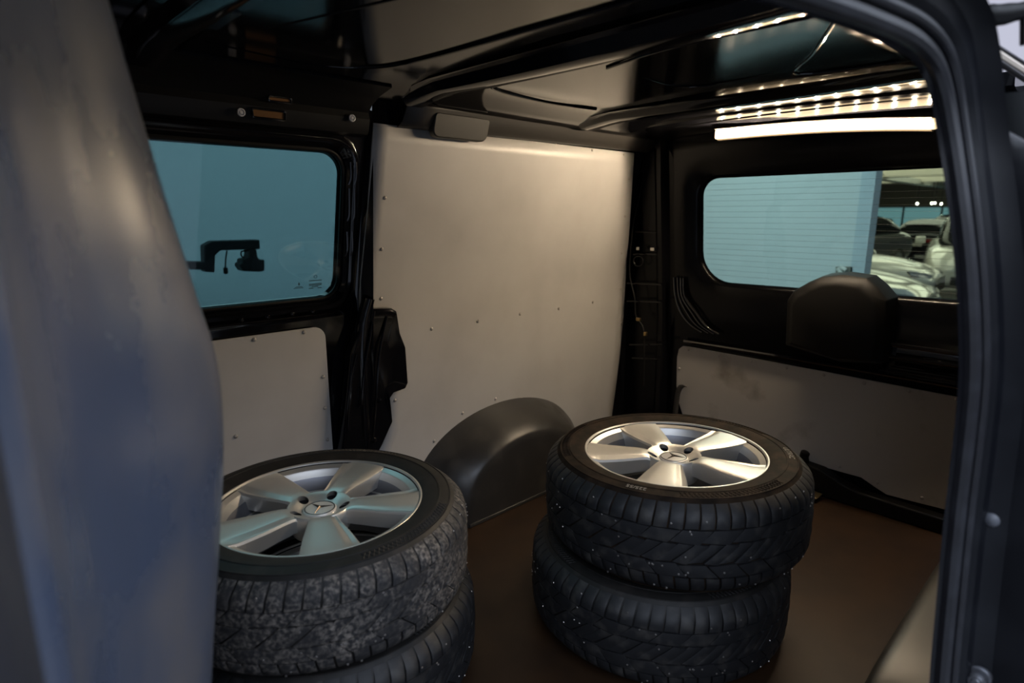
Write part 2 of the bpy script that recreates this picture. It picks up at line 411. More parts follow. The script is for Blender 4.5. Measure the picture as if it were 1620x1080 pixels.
# ------------------------------------------------------------------ roof
bm = bmesh.new()
def roofrow(x):
    return [(x, y, z) for y, z in ((.285, 1.30), (.325, 1.34), (.385, 1.372), (.46, ZR), (.88, ZR+.004), (1.30, ZR), (1.38, 1.376), (1.43, 1.362), (1.48, 1.35), (1.56, 1.33))]
loft(bm, [roofrow(x) for x in (-.3, .4, 1.0, 1.6, 2.0, 2.3)], closed=False)
roof = obj('ceiling', bm, ROOFB, angle=30)
s = roof.modifiers.new('solid', 'SOLIDIFY'); s.thickness = .012; s.offset = 1
tag(roof, 'glossy black painted underside of the van roof', kind='structure')
def bow(x0, x1, h, name='roof_bow', m=BLACK):
    bm = bmesh.new(); rows = []
    for k in range(25):
        y = .30+1.16*k/24; t = abs(y-.88)/.58
        zc = ZR-.004 if t < .75 else ZR-.004-.02*((t-.75)/.25)**1.5
        hh = h*(1-.35*t*t)
        rows.append([(x0-.03, y, zc), (x0-.012, y, zc-.004), (x0, y, zc-hh), (x0+.006, y, zc-hh-.003), (x1-.006, y, zc-hh-.003), (x1, y, zc-hh), (x1+.012, y, zc-.004), (x1+.03, y, zc)])
    loft(bm, rows, True, True, True)
    o = obj(name, bm, m, roof, angle=30); return o
bow(.985, 1.045, .03); bow(.33, .385, .026); bow(1.72, 1.80, .022)
# pressed lips and seams of the roof panels
def lip(pts, r=.0045, m=BLACK, name='panel_lip'):
    bm = bmesh.new(); tube(bm, smoothpath(pts, 5), r, 8); obj(name, bm, m, roof)
lip([(.44, 1.34, 1.383), (.66, 1.36, 1.381), (.77, 1.33, 1.383), (.83, 1.22, 1.384), (.86, .9, 1.386), (.87, .5, 1.384)])
lip([(.41, 1.40, 1.372), (.41, 1.0, 1.384), (.41, .6, 1.384)])
lip([(1.13, .5, 1.384), (1.13, .9, 1.386), (1.14, 1.22, 1.384), (1.17, 1.30, 1.383), (1.4, 1.33, 1.382), (1.62, 1.31, 1.383)])
lip([(1.35, .95, 1.387), (1.55, .93, 1.387), (1.55, .70, 1.387)], .002)
lip([(1.16, .46, 1.384), (1.16, .75, 1.385), (1.21, .95, 1.386)], .003)
lip([(.50, 1.2, 1.386), (.62, .8, 1.388), (.66, .5, 1.386)], .002)
lip([(1.88, .42, 1.383), (1.88, .9, 1.386), (1.88, 1.3, 1.383)], .004)
lip([(1.62, .42, 1.383), (1.60, .66, 1.386), (1.42, .56, 1.385), (1.2, .44, 1.383)], .004)
holes = bmesh.new()
for k in range(9):
    p = Vector((1.075+.012*(k % 2), .55+.075*k, ZR-.0025)); lathe(holes, [(.0001, -.001), (.005, -.001)], 8, p)
o = obj('rivet_holes', holes, mat('hole_black', (.001, .001, .001), .9), roof); o['kind'] = 'stuff'
# pressed pads of the front bow
for (ya, yb) in ((.80, .92), (.95, 1.08), (1.10, 1.22)):
    bm = bmesh.new(); box(bm, .392, .425, ya, yb, ZR-.012, ZR-.002); obj('bow_pad', bm, mat('blue_black_pad', (.02, .028, .035), .2), roof, bevel=.003)
# rear header above the tailgate
bm = bmesh.new(); rows = []
for k in range(21):
    y = .30+1.2*k/20; t = (y-.88)/.6
    dz = -.016*t*t
    rows.append([(2.02, y, 1.40), (2.035, y, 1.383+dz), (2.06, y, 1.378+dz), (2.13, y, 1.374+dz), (2.15, y, 1.366+dz), (2.25, y, 1.366+dz), (2.27, y, 1.40)])
loft(bm, rows, True, True, True)
hd = obj('rear_header', bm, BLACK, roof, angle=30)
lip([(2.085, .45, 1.372), (2.085, .88, 1.376), (2.085, 1.3, 1.370)], .003, BLACK, 'header_bead')

# ------------------------------------------------------------------ tailgate
def tg(y, z, off): return (XT(z)-off, y, z)
def tloop(y0, y1, z0, z1, r, off, sag=0):
    out = []
    for y, z in rrect(y0, y1, z0, z1, r, N0):
        if sag and z < (z0+z1)/2: z += sag*((y-.88)/.45)**2
        out.append(tg(y, z, off))
    return out
bm = bmesh.new()
sg = .012
loops = [tloop(.355, 1.305, .765, 1.19, (.07, .05, .06, .12), -.03, sg),
         tloop(.35, 1.31, .76, 1.195, (.075, .055, .065, .125), -.012, sg),
         tloop(.335, 1.325, .745, 1.21, (.085, .065, .08, .14), .0, sg),
         tloop(.32, 1.35, .70, 1.24, (.10, .08, .12, .17), .004, sg*.8),
         tloop(.31, 1.36, .665, 1.255, (.11, .085, .15, .19), .009, sg*.5),
         tloop(.295, 1.39, .60, 1.28, (.10, .08, .16, .19), .012, sg*.2),
         tloop(.285, 1.42, .52, 1.33, (.06, .06, .10, .12), .012),
         tloop(.275, 1.45, .47, 1.36, (.03,)*4, .008),
         tloop(.25, 1.47, -.03, 1.40, (.01,)*4, .0)]
loft(bm, loops)
gate = obj('door_2', bm, GATEB, angle=45)
tag(gate, 'black painted tailgate with a large tinted window at the rear of the van', kind='structure')
P = densify(rrect(.345, 1.315, .758, 1.198, (.07, .05, .06, .12), N0), 4)
def zsag(y, z): return z+(sg*((y-.88)/.45)**2 if z < .97 else 0)
bm = bmesh.new(); prism(bm, [(2.368-(z-.75)*.115, y, zsag(y, z)) for y, z in P], (.004, 0, 0))
w2 = obj('window_2', bm, TINT2, smooth=False); tag(w2, 'tinted rear window of the tailgate with thin heater lines', kind='structure')
WIRE = mat('heater_line', (.10, .12, .12), .6)
for k in range(18):
    z = .80+.0215*k
    bm = bmesh.new(); box(bm, -.0003, .0003, .37, 1.29, -.0003, .0003)
    bm.transform(Matrix.Translation((2.3655-(z-.75)*.115, 0, z))); obj('heater_wire', bm, WIRE, w2, smooth=False)
# pressed ridges around the lower corner of the tailgate frame
for off, r in ((.0, .005), (.03, .004), (.055, .004), (.075, .003)):
    bm = bmesh.new()
    pts = [tg(1.41-off*.6, .78, .03), tg(1.40-off*.6, .70, .035), tg(1.375-off, .635, .036), tg(1.33-off, .585, .036), tg(1.27-off, .555, .034)]
    tube(bm, smoothpath(pts, 6), r*1.5, 12); obj('pressed_ridge', bm, RIDGE, gate)
# recessed ledge right of the motor cover
for z, d, r in ((.615, .05, .008), (.575, .06, .006), (.525, .055, .008)):
    bm = bmesh.new(); tube(bm, [tg(.56, z, d), tg(.30, z, d)], r, 8); obj('ledge_bead', bm, RIDGE, gate)
bm = bmesh.new(); loft(bm, [[tg(y, .515, .066), tg(y, .53, .060), tg(y, .542, .047), tg(y, .556, .032), tg(y, .57, .022), tg(y, .60, .014), tg(y, .62, .05)] for y in (.58, .45, .30)], closed=False); obj('ledge', bm, RIDGE, gate)
bm = bmesh.new(); tube(bm, [tg(.44+.03*math.cos(t*PI/8), .572+.012*math.sin(t*PI/8), .05) for t in range(17)], .004, 6); obj('ledge_ring', bm, RIDGE, gate)
# long bead above the tailgate board
bm = bmesh.new(); tube(bm, [tg(1.36, .50, .03), tg(.88, .505, .035), tg(.34, .50, .03)], .008, 8); obj('lower_bead', bm, RIDGE, gate)
# lower edge with latch housing
bm = bmesh.new()
P = [(1.42, .0), (1.42, .09), (.86, .105), (.79, .11), (.73, .105), (.66, .075), (.60, .06), (.34, .055), (.34, 0)]
prism(bm, [(2.352, y, z) for y, z in P], (-.05, 0, 0)); obj('sill_edge', bm, PLASTIC, gate, bevel=.006)
bm = bmesh.new(); tube(bm, smoothpath([(2.33, .80, .10), (2.325, .805, .13), (2.325, .80, .152)], 4), [.017]*8+[.012], 10); obj('latch_loop', bm, PLASTIC, gate)
bm = bmesh.new(); prism(bm, [(2.29, .86, .0), (2.29, .73, .0), (2.29, .71, .02), (2.29, .87, .03)], (-.06, 0, 0)); obj('latch_plate', bm, mat('latch_brass', (.20, .15, .08), .35, metal=.8), gate, bevel=.004)
# tailgate board
tb = empty('tailgate_lining_board', (2.355, .88, .25))
tag(tb, 'scuffed grey lining board screwed to the lower tailgate', 'board')
XB = 2.352
Q = [(1070,610),(1071,565),(1074,552),(1080,547.5),(1090,548.5),(1300,587),(1520,629),(1520,640),(1519,810),(1495,806),(1440,792),(1402,782),(1385,771),(1362,755),(1340,749),(1290,735),(1200,716),(1080,690),(1081,660),(1073,634)]
bm = bmesh.new(); prism(bm, [at(x, y, 0, XB-.006)-Vector((2.355, .88, .25)) for x, y in Q], (.008, 0, 0)); obj('board', bm, LINING2, tb, smooth=False, bevel=.0015)
for q in ((1089,552.5),(1137,562),(1188,571.5),(1244,582),(1303,593),(1367,606),(1438,618.5),(1513.5,631),(1075,583),(1328,738),(1388,763),(1459,787.5)):
    screw(at(*q, 0, XB-.0062)-Vector((2.355, .88, .25)), (-1, 0, 0), tb)
# wiper motor cover
wm = empty('wiper_motor_cover', (2.33, .73, .56)); tag(wm, 'black plastic wiper motor cover standing on the tailgate below the rear window', 'cover')
Q = [(1243,545),(1246,475),(1256,460),(1280,446),(1302,436.5),(1335,434.5),(1372,440),(1390,455),(1406,474),(1404,520),(1396,575),(1330,572)]
Pm = [at(x, y, 0, 2.27) for x, y in Q]; cb = Vector((2.33, .73, .56))
cc = sum(Pm, Vector())/len(Pm)
def ms(k, dx, dz=0): return [cc+(p-cc)*k+Vector((dx, 0, dz))-cb for p in Pm]
bm = bmesh.new(); loft(bm, [ms(1.04, .09), ms(1.0, .0), ms(.97, -.012, -.003), ms(.86, -.03, -.012), ms(.80, -.034, -.015)], True, False, True)
obj('cover_shell', bm, PLASTIC, wm, angle=25, bevel=.003)
# lamp above the rear window
lamp = empty('cargo_lamp', (2.2, .85, 1.31)); tag(lamp, 'long glowing warm white lamp bar over the rear window', 'lamp')
ends = [at(1133, 213, 0, 2.145), at(1215, 205.5, 0, 2.175), at(1305, 199.5, 0, 2.20), at(1395, 196.5, 0, 2.222), at(1474, 196, 0, 2.235)]
lp = smoothpath(ends, 6); lb = Vector((2.2, .85, 1.31))
def lampsec(p, w, h): return [p-lb+Vector(q) for q in ((-w, 0, -h), (-w*1.2, 0, -h*.4), (-w*1.2, 0, h*.5), (-w*.8, 0, h), (w, 0, h), (w, 0, -h))]
bm = bmesh.new(); loft(bm, [lampsec(p, .009, .0155) for p in lp], True, True, True); obj('diffuser', bm, LAMPON, lamp, bevel=.003)
bm = bmesh.new(); loft(bm, [[p-lb+Vector(q) for q in ((-.016, 0, .0168), (-.016, 0, .0195), (.03, 0, .0215), (.03, 0, -.02), (.0105, 0, -.02), (.0105, 0, .0168))] for p in lp], True, True, True); obj('housing', bm, mat('lamp_frame', (.25, .22, .18), .3), lamp)
for k in range(12):
    i = (k+.5)/12*(len(lp)-1); a = lp[int(i)].lerp(lp[min(int(i)+1, len(lp)-1)], i-int(i))
    bm = bmesh.new(); bmesh.ops.create_uvsphere(bm, u_segments=10, v_segments=6, radius=.0042)
    bm.transform(Matrix.Translation(a-lb+Vector((-.0105, 0, -.004)))); obj('led', bm, LEDDOT, lamp)
e1 = at(1478, 196, 0, 2.188)-lb
bm = bmesh.new(); loft(bm, [[q+Vector((0, -dy, 0)) for q in lampsec(at(1475, 196, 0, 2.235), .009*s_, .0155*s_)] for dy, s_ in ((0, 1), (.008, 1), (.015, .85))], True, True, True)
obj('lamp_end_cap', bm, mat('lamp_cap', (.6, .5, .38), .3, emit=(1, .72, .4), estr=.6), lamp)

# ------------------------------------------------------------------ rear corner post (far side)
bm = bmesh.new()
post = []
for z in (-.03, .3, .6, .9, 1.15, 1.3, 1.40):
    x0 = interp(xr, z)-.02; y0 = WY(z)+.012
    post.append([(x0, y0, z), (x0+.03, y0+.02, z), (2.33, y0+.0, z), (XT(z)-.035, 1.56, z), (XT(z)-.03, 1.50, z), (XT(z)-.055, 1.475, z), (XT(z)-.055, 1.455, z), (XT(z)-.02, 1.445, z), (XT(z)+.02, 1.44, z)])
loft(bm, post, closed=False)
dp = obj('trim_2', bm, BLACKSOFT, angle=35); tag(dp, 'black metal corner post between lining board and tailgate', kind='structure')
for q0, q1 in (((996,545),(1048,545)),((992,476),(1046,478)),((992,448),(1046,450)),((1000,566),(1040,568)),((1002,366),(1046,368)),((1000,402),(1050,402))):
    bm = bmesh.new(); tube(bm, [at(*q0, 0, 2.272), at(*q1, 0, 2.285)], .0035, 6); obj('post_rib', bm, BLACK, dp)
bm = bmesh.new(); tube(bm, smoothpath([at(x, y, 0, 2.262) for x, y in ((1012,235),(1018,275),(1007,330),(1001,360),(996,430),(1004,470),(1006,500),(1018,520),(1019,570),(1018,610))], 5), .003, 6)
tag(obj('post_cable', bm, PLASTIC), 'thin black cable running down the rear corner post', 'cable')
for q, wd, hh, m in (((1010,393), .018, .014, CHROME), ((1033,394), .022, .014, CHROME), ((1010,505), .022, .014, mat('brass_clip', (.35, .24, .1), .3, metal=1)), ((1021,528), .014, .018, mat('brass_clip2', (.4, .28, .12), .3, metal=1))):
    p = at(*q, 0, 2.26); bm = nbox(-.006, .006, -wd/2, wd/2, -hh/2, hh/2)
    bm.transform(Matrix.Translation(p)); 
    o = obj('metal_clip', bm, m, dp, bevel=.002)
bm = bmesh.new(); p = at(1010, 413, 0, 2.265); tube(bm, [p+Vector((0, .025*math.cos(t*PI/12), .022*math.sin(t*PI/12))) for t in range(25)], .0025, 6); obj('post_hole_rim', bm, BLACK, dp)
sp = [at(x, y, 0, 2.325) for x, y in ((1084,610),(1078,611),(1073,620),(1070,640),(1067,668))]
bm = bmesh.new(); rows = [[p+Vector((0, .012, .003)), p+Vector((0, -.012, -.003))] for p in smoothpath(sp, 4)]
loft(bm, rows, closed=False); o = obj('pull_strap', bm, mat('strap_grey', (.05, .045, .04), .8)); s = o.modifiers.new('solid', 'SOLIDIFY'); s.thickness = .003
tag(o, 'short grey pull strap hanging at the left edge of the tailgate board', 'strap')

# ------------------------------------------------------------------ front bulkhead (near left)
XS = [(.0, .13), (.46, .174), (.694, .212), (.838, .229), (.932, .221), (1.128, .183), (1.26, .164), (1.40, .14)]
def xs(z):
    return sum(interp(XS, z+d)*w_ for d, w_ in ((-.12, 1), (-.08, 2), (-.04, 3), (0, 4), (.04, 3), (.08, 2), (.12, 1)))/16+.003
bm = bmesh.new(); rows = []
NE = lambda z: .47
for k in range(73):
    z = -.05+1.45*k/72; row = []
    y0 = NE(z)
    for yy, f in ((y0-.012, -.35), (y0-.006, -.12), (y0, .0)):
        row.append((.0255+.12*f, yy, z))
    for j in range(1, 25):
        t = j/24; y = y0+(.80-y0)*t
        s_ = interp([(0, 0), (.15, .05), (.3, .16), (.45, .34), (.6, .57), (.72, .77), (.8, .885), (.87, .955), (.93, .987), (1, 1)], t)
        zs_ = 1.10-.24*y
        q = min(1, max(0, (z-zs_)/.11+.5)); q = 1-q*q*(3-2*q)
        row.append((.0255+(xs(z)*1.03-.0255)*s_+.008*(q-.5)*min(1, s_*1.6), y, z))
    for j in range(1, 9):
        t = j/8; row.append((xs(z)*1.03-.03*t*t, .80+.82*t, z))
    rows.append(row)
loft(bm, rows, closed=False)
bk = obj('wall_front', bm, BULK, angle=60, subsurf=1)
s = bk.modifiers.new('solid', 'SOLIDIFY'); s.thickness = .004; s.offset = -1
tag(bk, 'bulging dusty blue-grey bulkhead panel at the near left', kind='structure')
bm = bmesh.new()
loft(bm, [[(-.06, .47, z), (-.03, .465, z), (-.010, .45, z), (.006, .43, z), (.010, .41, z), (-.002, .37, z), (-.03, .32, z), (-.06, .30, z)] for z in (-.05, .4, .8, 1.1, 1.4)], closed=False)
o = obj('trim_3', bm, mat('jamb_grey_blue', (.022, .025, .034), .4), angle=50); tag(o, 'dark door jamb beside the near edge of the bulkhead', kind='structure')

# ------------------------------------------------------------------ open side door frame (near right)
rays = [((1466,1200), .95), ((1470,1080), .95), ((1483,930), .95), ((1495,805), .95), ((1507,700), .95), ((1516,600), .95), ((1515,500), .95), ((1508,400), .95), ((1496,300), .95), ((1483,215), .948), ((1470,150), .935), ((1452,108), .90)]
path = [at(*q, 0, x) for q, x in rays]
zt = 1.232
for q in ((1415,76), (1350,50), (1280,27), (1190,0), (1090,-35), (960,-80)):
    path.append(at(*q, 2, zt))
path = smoothpath(path, 5)
# profile of the jamb, offsets: n = outwards from the opening, o = towards outside (-y)
def sweep(prof, m, name, parent=None, closed=False):
    bm = bmesh.new(); loops = []
    for i, p in enumerate(path):
        t = (path[min(i+1, len(path)-1)]-path[max(i-1, 0)]).normalized()
        n = t.cross(Vector((0, 1, 0))).normalized()
        if n.x < 0 and abs(n.x) > abs(n.z) or (abs(n.x) <= abs(n.z) and n.z < 0): n = -n
        o = Vector((0, -1, 0)); o = (o-t*o.dot(t)).normalized()
        loops.append([p+n*a+o*b for a, b in prof])
    loft(bm, loops, closed)
    return obj(name, bm, m, parent, angle=35)
fr = sweep([(.06, -.006), (.03, -.004), (.004, -.0005), (.0, .0), (.004, .006), (.012, .010)], BLACKSOFT, 'wall_right')
tag(fr, 'black rear frame of the open side door', kind='structure')
def circ(cx, cy, r, n=10): return [(cx+r*math.cos(2*PI*k/n), cy+r*math.sin(2*PI*k/n)) for k in range(n)]
o = sweep(circ(.012, .012, .0105), SEAL, 'door_seal', fr, True)
o = sweep(circ(.024, .024, .006), SEAL, 'seal_lip', fr, True)
sweep([(.02, .012), (.03, .03), (.034, .036), (.05, .040), (.055, .048), (.058, .062)], JAMB, 'jamb_face', fr)
# body side behind the frame (encloses the cargo space)
def YB(z): return YS(z)-.012 if z < 1.15 else interp([(1.15, YS(1.15)-.012), (1.2, .218), (1.26, .25), (1.3, .283), (1.34, .33), (1.37, .38)], z)
bm = bmesh.new()
loft(bm, [[(x, YB(z), z) for x in (.99, 1.3, 1.8, 2.36)] for z in (-.03, .3, .7, .95, 1.1, 1.2, 1.26, 1.3, 1.34, 1.37)], closed=False)
o = obj('body_panel', bm, BLACKSOFT, fr); s = o.modifiers.new('solid', 'SOLIDIFY'); s.thickness = .006; s.offset = 0
bm = bmesh.new(); loft(bm, [[(x, .275, 1.262), (x, .285, 1.30), (x, .34, 1.36), (x, .39, 1.39), (x, .35, 1.38), (x, .30, 1.33), (x, .262, 1.285)] for x in (-.3, .3, .92, 2.3)], True); obj('roof_side', bm, JAMB, fr)
bm = bmesh.new()
YO = [(-.1, -.12), (.7, -.05), (1.0, .03), (1.08, .07), (1.13, .115), (1.155, .15), (1.165, .172)]
loft(bm, [[(1.012, YS(z)-.045, z), (1.010, (YS(z)-.045+interp(YO, z))/2, z), (1.016, interp(YO, z)+.004, z), (1.03, interp(YO, z), z)] for z in (-.1, .3, .7, .9, 1.0, 1.05, 1.08, 1.11, 1.13, 1.145, 1.155, 1.165)], closed=False)
obj('jamb_panel', bm, JAMB, fr)
# latch striker on the jamb
lk = empty('door_striker', at(1545, 1075, 0, 1.0)); tag(lk, 'worn metal door striker at the foot of the side door frame', 'latch')
bm = bmesh.new()
c0 = Vector((0, 0, 0))
prism(bm, [Vector((0, y, z)) for y, z in rrect(-.016, .016, -.06, .02, (.014, .014, .004, .004), 5)], (.012, 0, 0)); obj('striker_plate', bm, mat('worn_grey_metal', (.11, .115, .13), .45, metal=.5, col2=(.05, .045, .05), scale=60, lo=.45, hi=.65), lk, bevel=.002)
bm = bmesh.new(); lathe(bm, [(.0001, .010), (.005, .010), (.006, .008), (.009, .008), (.011, .004), (.011, 0)], 16); bm.transform(Matrix.Rotation(-PI/2, 4, 'Y')); obj('striker_bolt', bm, mat('bolt_grey', (.16, .165, .18), .4, metal=.7), lk)
bm = bmesh.new(); tube(bm, smoothpath([(-.004, .012, -.02), (-.03, .010, -.03), (-.03, -.010, -.035), (-.004, -.012, -.03)], 4), .004, 8); obj('striker_loop', bm, mat('striker_pin', (.3, .3, .32), .3, metal=.9), lk)
bf = bmesh.new(); lathe(bf, [(.0001, .006), (.006, .005), (.009, .002), (.010, 0)], 14); bf.transform(Matrix.Translation(at(1568, 822, 0, 1.0)) @ Matrix.Rotation(-PI/2, 4, 'Y'))
obj('jamb_buffer', bf, mat('buffer_grey', (.09, .095, .11), .5), fr)
bm = bmesh.new(); P = [at(x, y, 0, 1.012) for x, y in ((1552,690),(1640,690),(1640,890),(1590,888),(1550,880))]; prism(bm, P, (.03, 0, 0)); obj('jamb_plate', bm, JAMB, fr, bevel=.004)

# opened sliding door outside the frame
sd = empty('door_3', (1.12, .1, .1)); tag(sd, 'dark open sliding door standing outside the right frame', kind='structure')
b0 = Vector((1.12, .1, .1))
edge = [at(1571, 150, 0, 1.12), at(1580, 200, 0, 1.12), at(1592, 300, 0, 1.12), at(1608, 450, 0, 1.12), at(1622, 600, 0, 1.12), at(1626, 800, 0, 1.12), at(1626, 1050, 0, 1.12)]
bm = bmesh.new(); rows = []
for p in smoothpath(edge, 4):
    q = p-b0
    dzt = (at(1620, 178, 0, 1.4)-at(1571, 150, 0, 1.12)) if p.z > 1.1 else Vector((.28, .0, 0))
    rows.append([q, q+dzt*.3, q+dzt, q+dzt+Vector((.6, 0, 0)), q+dzt+Vector((.6, -.04, 0)), q+Vector((.0, -.05, 0)), q+Vector((-.006, -.02, 0))])
loft(bm, rows, True, True, True); obj('door_panel', bm, mat('door_inner_grey', (.012, .014, .015), .5), sd, angle=35)
bm = bmesh.new(); tube(bm, smoothpath([p-b0+Vector((-.02, .012, 0)) for p in ([at(1552, 100, 0, 1.10)]+[at(1566, 170, 0, 1.10)]+[at(1583, 290, 0, 1.1), at(1600, 440, 0, 1.1), at(1614, 600, 0, 1.1)])], 4), .007, 8); obj('door_edge_seal', bm, mat('edge_grey', (.055, .056, .065), .4), sd)
# rail and arm of the sliding door
bm = bmesh.new(); 
for (ya, yb, m, nm) in ((60, 100, JAMB, 'rail_edge'), (70, 112, mat('rail_beige', (.55, .47, .38), .6), 'rail_face'), (80, 124, JAMB, 'rail_edge')):
    bm = bmesh.new(); a = at(1552, ya, 0, 1.06); b = at(1640, yb+14, 0, 1.5)
    tube(bm, [a-b0, b-b0], .0042 if nm == 'rail_edge' else .006, 8); obj(nm, bm, m, sd)
bm = bmesh.new(); tube(bm, smoothpath([at(1425, 36, 0, .98)-b0, at(1480, 27, 0, 1.0)-b0, at(1540, 20, 0, 1.03)-b0, at(1580, 24, 0, 1.05)-b0, at(1650, 10, 0, 1.08)-b0], 5), [.010]*8+[.0105]*5+[.013]*4+[.011]*4, 10); obj('door_arm', bm, PLASTIC, sd)
bm = bmesh.new(); tube(bm, [at(1622, 20, 0, 1.07)-b0, at(1622, 70, 0, 1.07)-b0], .006, 8); obj('arm_roller', bm, PLASTIC, sd)
bm = bmesh.new(); P = [at(x, y, 0, 1.03) for x, y in ((1440,22),(1560,26),(1560,70),(1548,110),(1530,95),(1500,70),(1470,40))]; prism(bm, [p-b0 for p in P], (.04, 0, 0)); obj('arm_bracket', bm, JAMB, sd, bevel=.006)

# ------------------------------------------------------------------ wheels
RT = .331
def rt(v):
    a = abs(v)
    return interp([(0, .3255), (.05, .3245), (.07, .322), (.082, .3175), (.092, .310), (.10, .300)], a)
def build_wheel():
    e = empty('wheel')
    zm = .1125
    bm = bmesh.new()
    half = [(.219, .090), (.221, .098), (.226, .103), (.236, .1065), (.252, .1105), (.266, .1122), (.2665, .1135), (.270, .1135), (.2705, .1122), (.284, .1100), (.2905, .1085), (.291, .1098), (.2935, .1095), (.294, .1070), (.302, .1000), (.309, .0925), (.3165, .082), (.3215, .070), (.3240, .05), (.3250, 0)]
    prof = half+[(r, -z) for r, z in reversed(half[:-1])]
    lathe(bm, prof, 128, (0, 0, zm))
    ty = obj('tyre', bm, SIDEW, e, angle=35)
    # tread: real blocks with grooves
    bm = bmesh.new()
    def block(corners, h=.0065, nv=4):                   # corners: (u,v) of a0,b0 (low v), a1,b1 (high v)
        (ua, va), (ub, vb), (uc, vc), (ud, vd) = corners
        top, bot = [], []
        for i in range(nv+1):
            t = i/nv
            L = (ua+(ud-ua)*t, va+(vd-va)*t); R = (ub+(uc-ub)*t, vb+(vc-vb)*t)
            rt_, rb = [], []
            for s_ in (0, .08, .5, .92, 1):
                u = L[0]+(R[0]-L[0])*s_; v = L[1]+(R[1]-L[1])*s_
                ed = s_ in (0, 1) or i in (0, nv)
                r = rt(v)+(h-.0012 if ed else h)*(1 if abs(v) < .08 else max(.35, 1-(abs(v)-.08)/.03))
                a = u*2*PI/64
                rt_.append(bm.verts.new((r*math.cos(a), r*math.sin(a), zm+v*1.0)))
                r0 = rt(v)-.002
                rb.append(bm.verts.new((r0*math.cos(a), r0*math.sin(a), zm+v)))
            top.append(rt_); bot.append(rb)
        for i in range(nv):
            for j in range(4): bm.faces.new((top[i][j], top[i][j+1], top[i+1][j+1], top[i+1][j]))
            bm.faces.new((bot[i][0], top[i][0], top[i+1][0], bot[i+1][0])); bm.faces.new((top[i][4], bot[i][4], bot[i+1][4], top[i+1][4]))
        for j in range(4):
            bm.faces.new((bot[0][j], bot[0][j+1], top[0][j+1], top[0][j])); bm.faces.new((top[nv][j], top[nv][j+1], bot[nv][j+1], bot[nv][j]))
    rn = random.Random(3)
    for k in range(64):
        j = lambda s=.06: rn.uniform(-s, s)
        g = .068
        for sg_ in (1, -1):
            o_ = 0 if sg_ > 0 else .5
            sk = .35
            block(((k+g+o_, sg_*(.056+j(.002))), (k+1-g+o_, sg_*(.056+j(.002))), (k+1-g+o_+.18, sg_*.1005), (k+g+o_+.18, sg_*.1005)))
            # intermediate blocks
            if k % 2 == 0:
                w_ = 2
                block(((k+g+o_-.9, sg_*.027), (k+w_-g+o_-.9+j(), sg_*(.023+j(.002))), (k+w_-g+o_-.1+j(), sg_*.0525), (k+g+o_-.1, sg_*.0535)), nv=2)
        if k % 2 == 0:
            d = .7
            block(((k+g-d, -.020+j(.002)), (k+1.0-g*.5-d, -.024), (k+1.0-g*.5+d+j(), .019+j(.002)), (k+g+d, .0225)), nv=2)
            block(((k+1+g*.5-d, -.021), (k+2-g-d, -.0185+j(.002)), (k+2-g+d, .021), (k+1+g*.5+d, .0235)), nv=2)
    obj('tread', bm, RUBBER, ty, angle=30)
    # studs
    bm = bmesh.new()
    for k in range(120):
        a = rn.uniform(0, 2*PI); v = rn.choice((-.086, -.072, -.045, -.03, -.008, .01, .033, .05, .07, .084))+rn.uniform(-.004, .004)
        r = rt(v)+.0065
        b2 = bmesh.new(); lathe(b2, [(.0001, .0016), (.0012, .0015), (.0017, .0003), (.0024, 0)], 7)
        m_ = Matrix.Rotation(a, 4, 'Z') @ Matrix.Translation((r, 0, zm+v)) @ Matrix.Rotation(PI/2, 4, 'Y')
        b2.transform(m_); tmp = bpy.data.meshes.new('t'); b2.to_mesh(tmp); b2.free(); bm.from_mesh(tmp); bpy.data.meshes.remove(tmp)
    o = obj('studs', bm, mat('stud_steel', (.42, .40, .38), .35, metal=.9), ty); o['kind'] = 'stuff'
    # sidewall hatching
    for s0 in (10, 130, 250):
        bm = bmesh.new()
        for i in range(26):
            a0 = math.radians(s0+i*2.0)
            for (ra, rb, da) in ((.273, .2895, 1.8), (.2885, .274, 1.8)):
                pts = []
                for t in (0, .5, 1):
                    r = ra+(rb-ra)*t; a = a0+math.radians(da)*t
                    pts.append((r*math.cos(a), r*math.sin(a), zm+interp([(.27, .1124), (.284, .1101), (.2905, .1085)], r)))
                tube(bm, pts, .0013, 4)
        o = obj('sidewall_pattern', bm, SIDEW, ty); o['kind'] = 'stuff'
    # ---- rim
    bm = bmesh.new()
    lathe(bm, [(.219, .088), (.2275, .094), (.2305, .099), (.2305, .1025), (.2285, .1045), (.2255, .1045), (.2235, .1025), (.2225, .0985), (.2215, .0975), (.2085, .0935), (.2065, .0915), (.2055, .088), (.198, .074), (.192, .040), (.190, .038), (.188, .036), (.186, -.02), (.184, -.022), (.183, -.06), (.192, -.085), (.205, -.095), (.2255, -.1045), (.2305, -.1025), (.2305, -.099), (.219, -.088), (.200, -.07), (.198, .06), (.219, .088)], 128, (0, 0, zm))
    rim = obj('rim', bm, ALLOY, e, angle=28)
    bm = bmesh.new()
    lathe(bm, [(.204, .0835), (.196, .07), (.1905, .0375), (.1865, .0345), (.1845, -.02), (.1825, -.06), (.19, -.085)], 128, (0, 0, zm))
    obj('barrel', bm, ALLOYIN, rim, angle=28)
    # spokes
    def HC(k): return (.0545*math.cos(2*PI*k/5), .0545*math.sin(2*PI*k/5), zm)
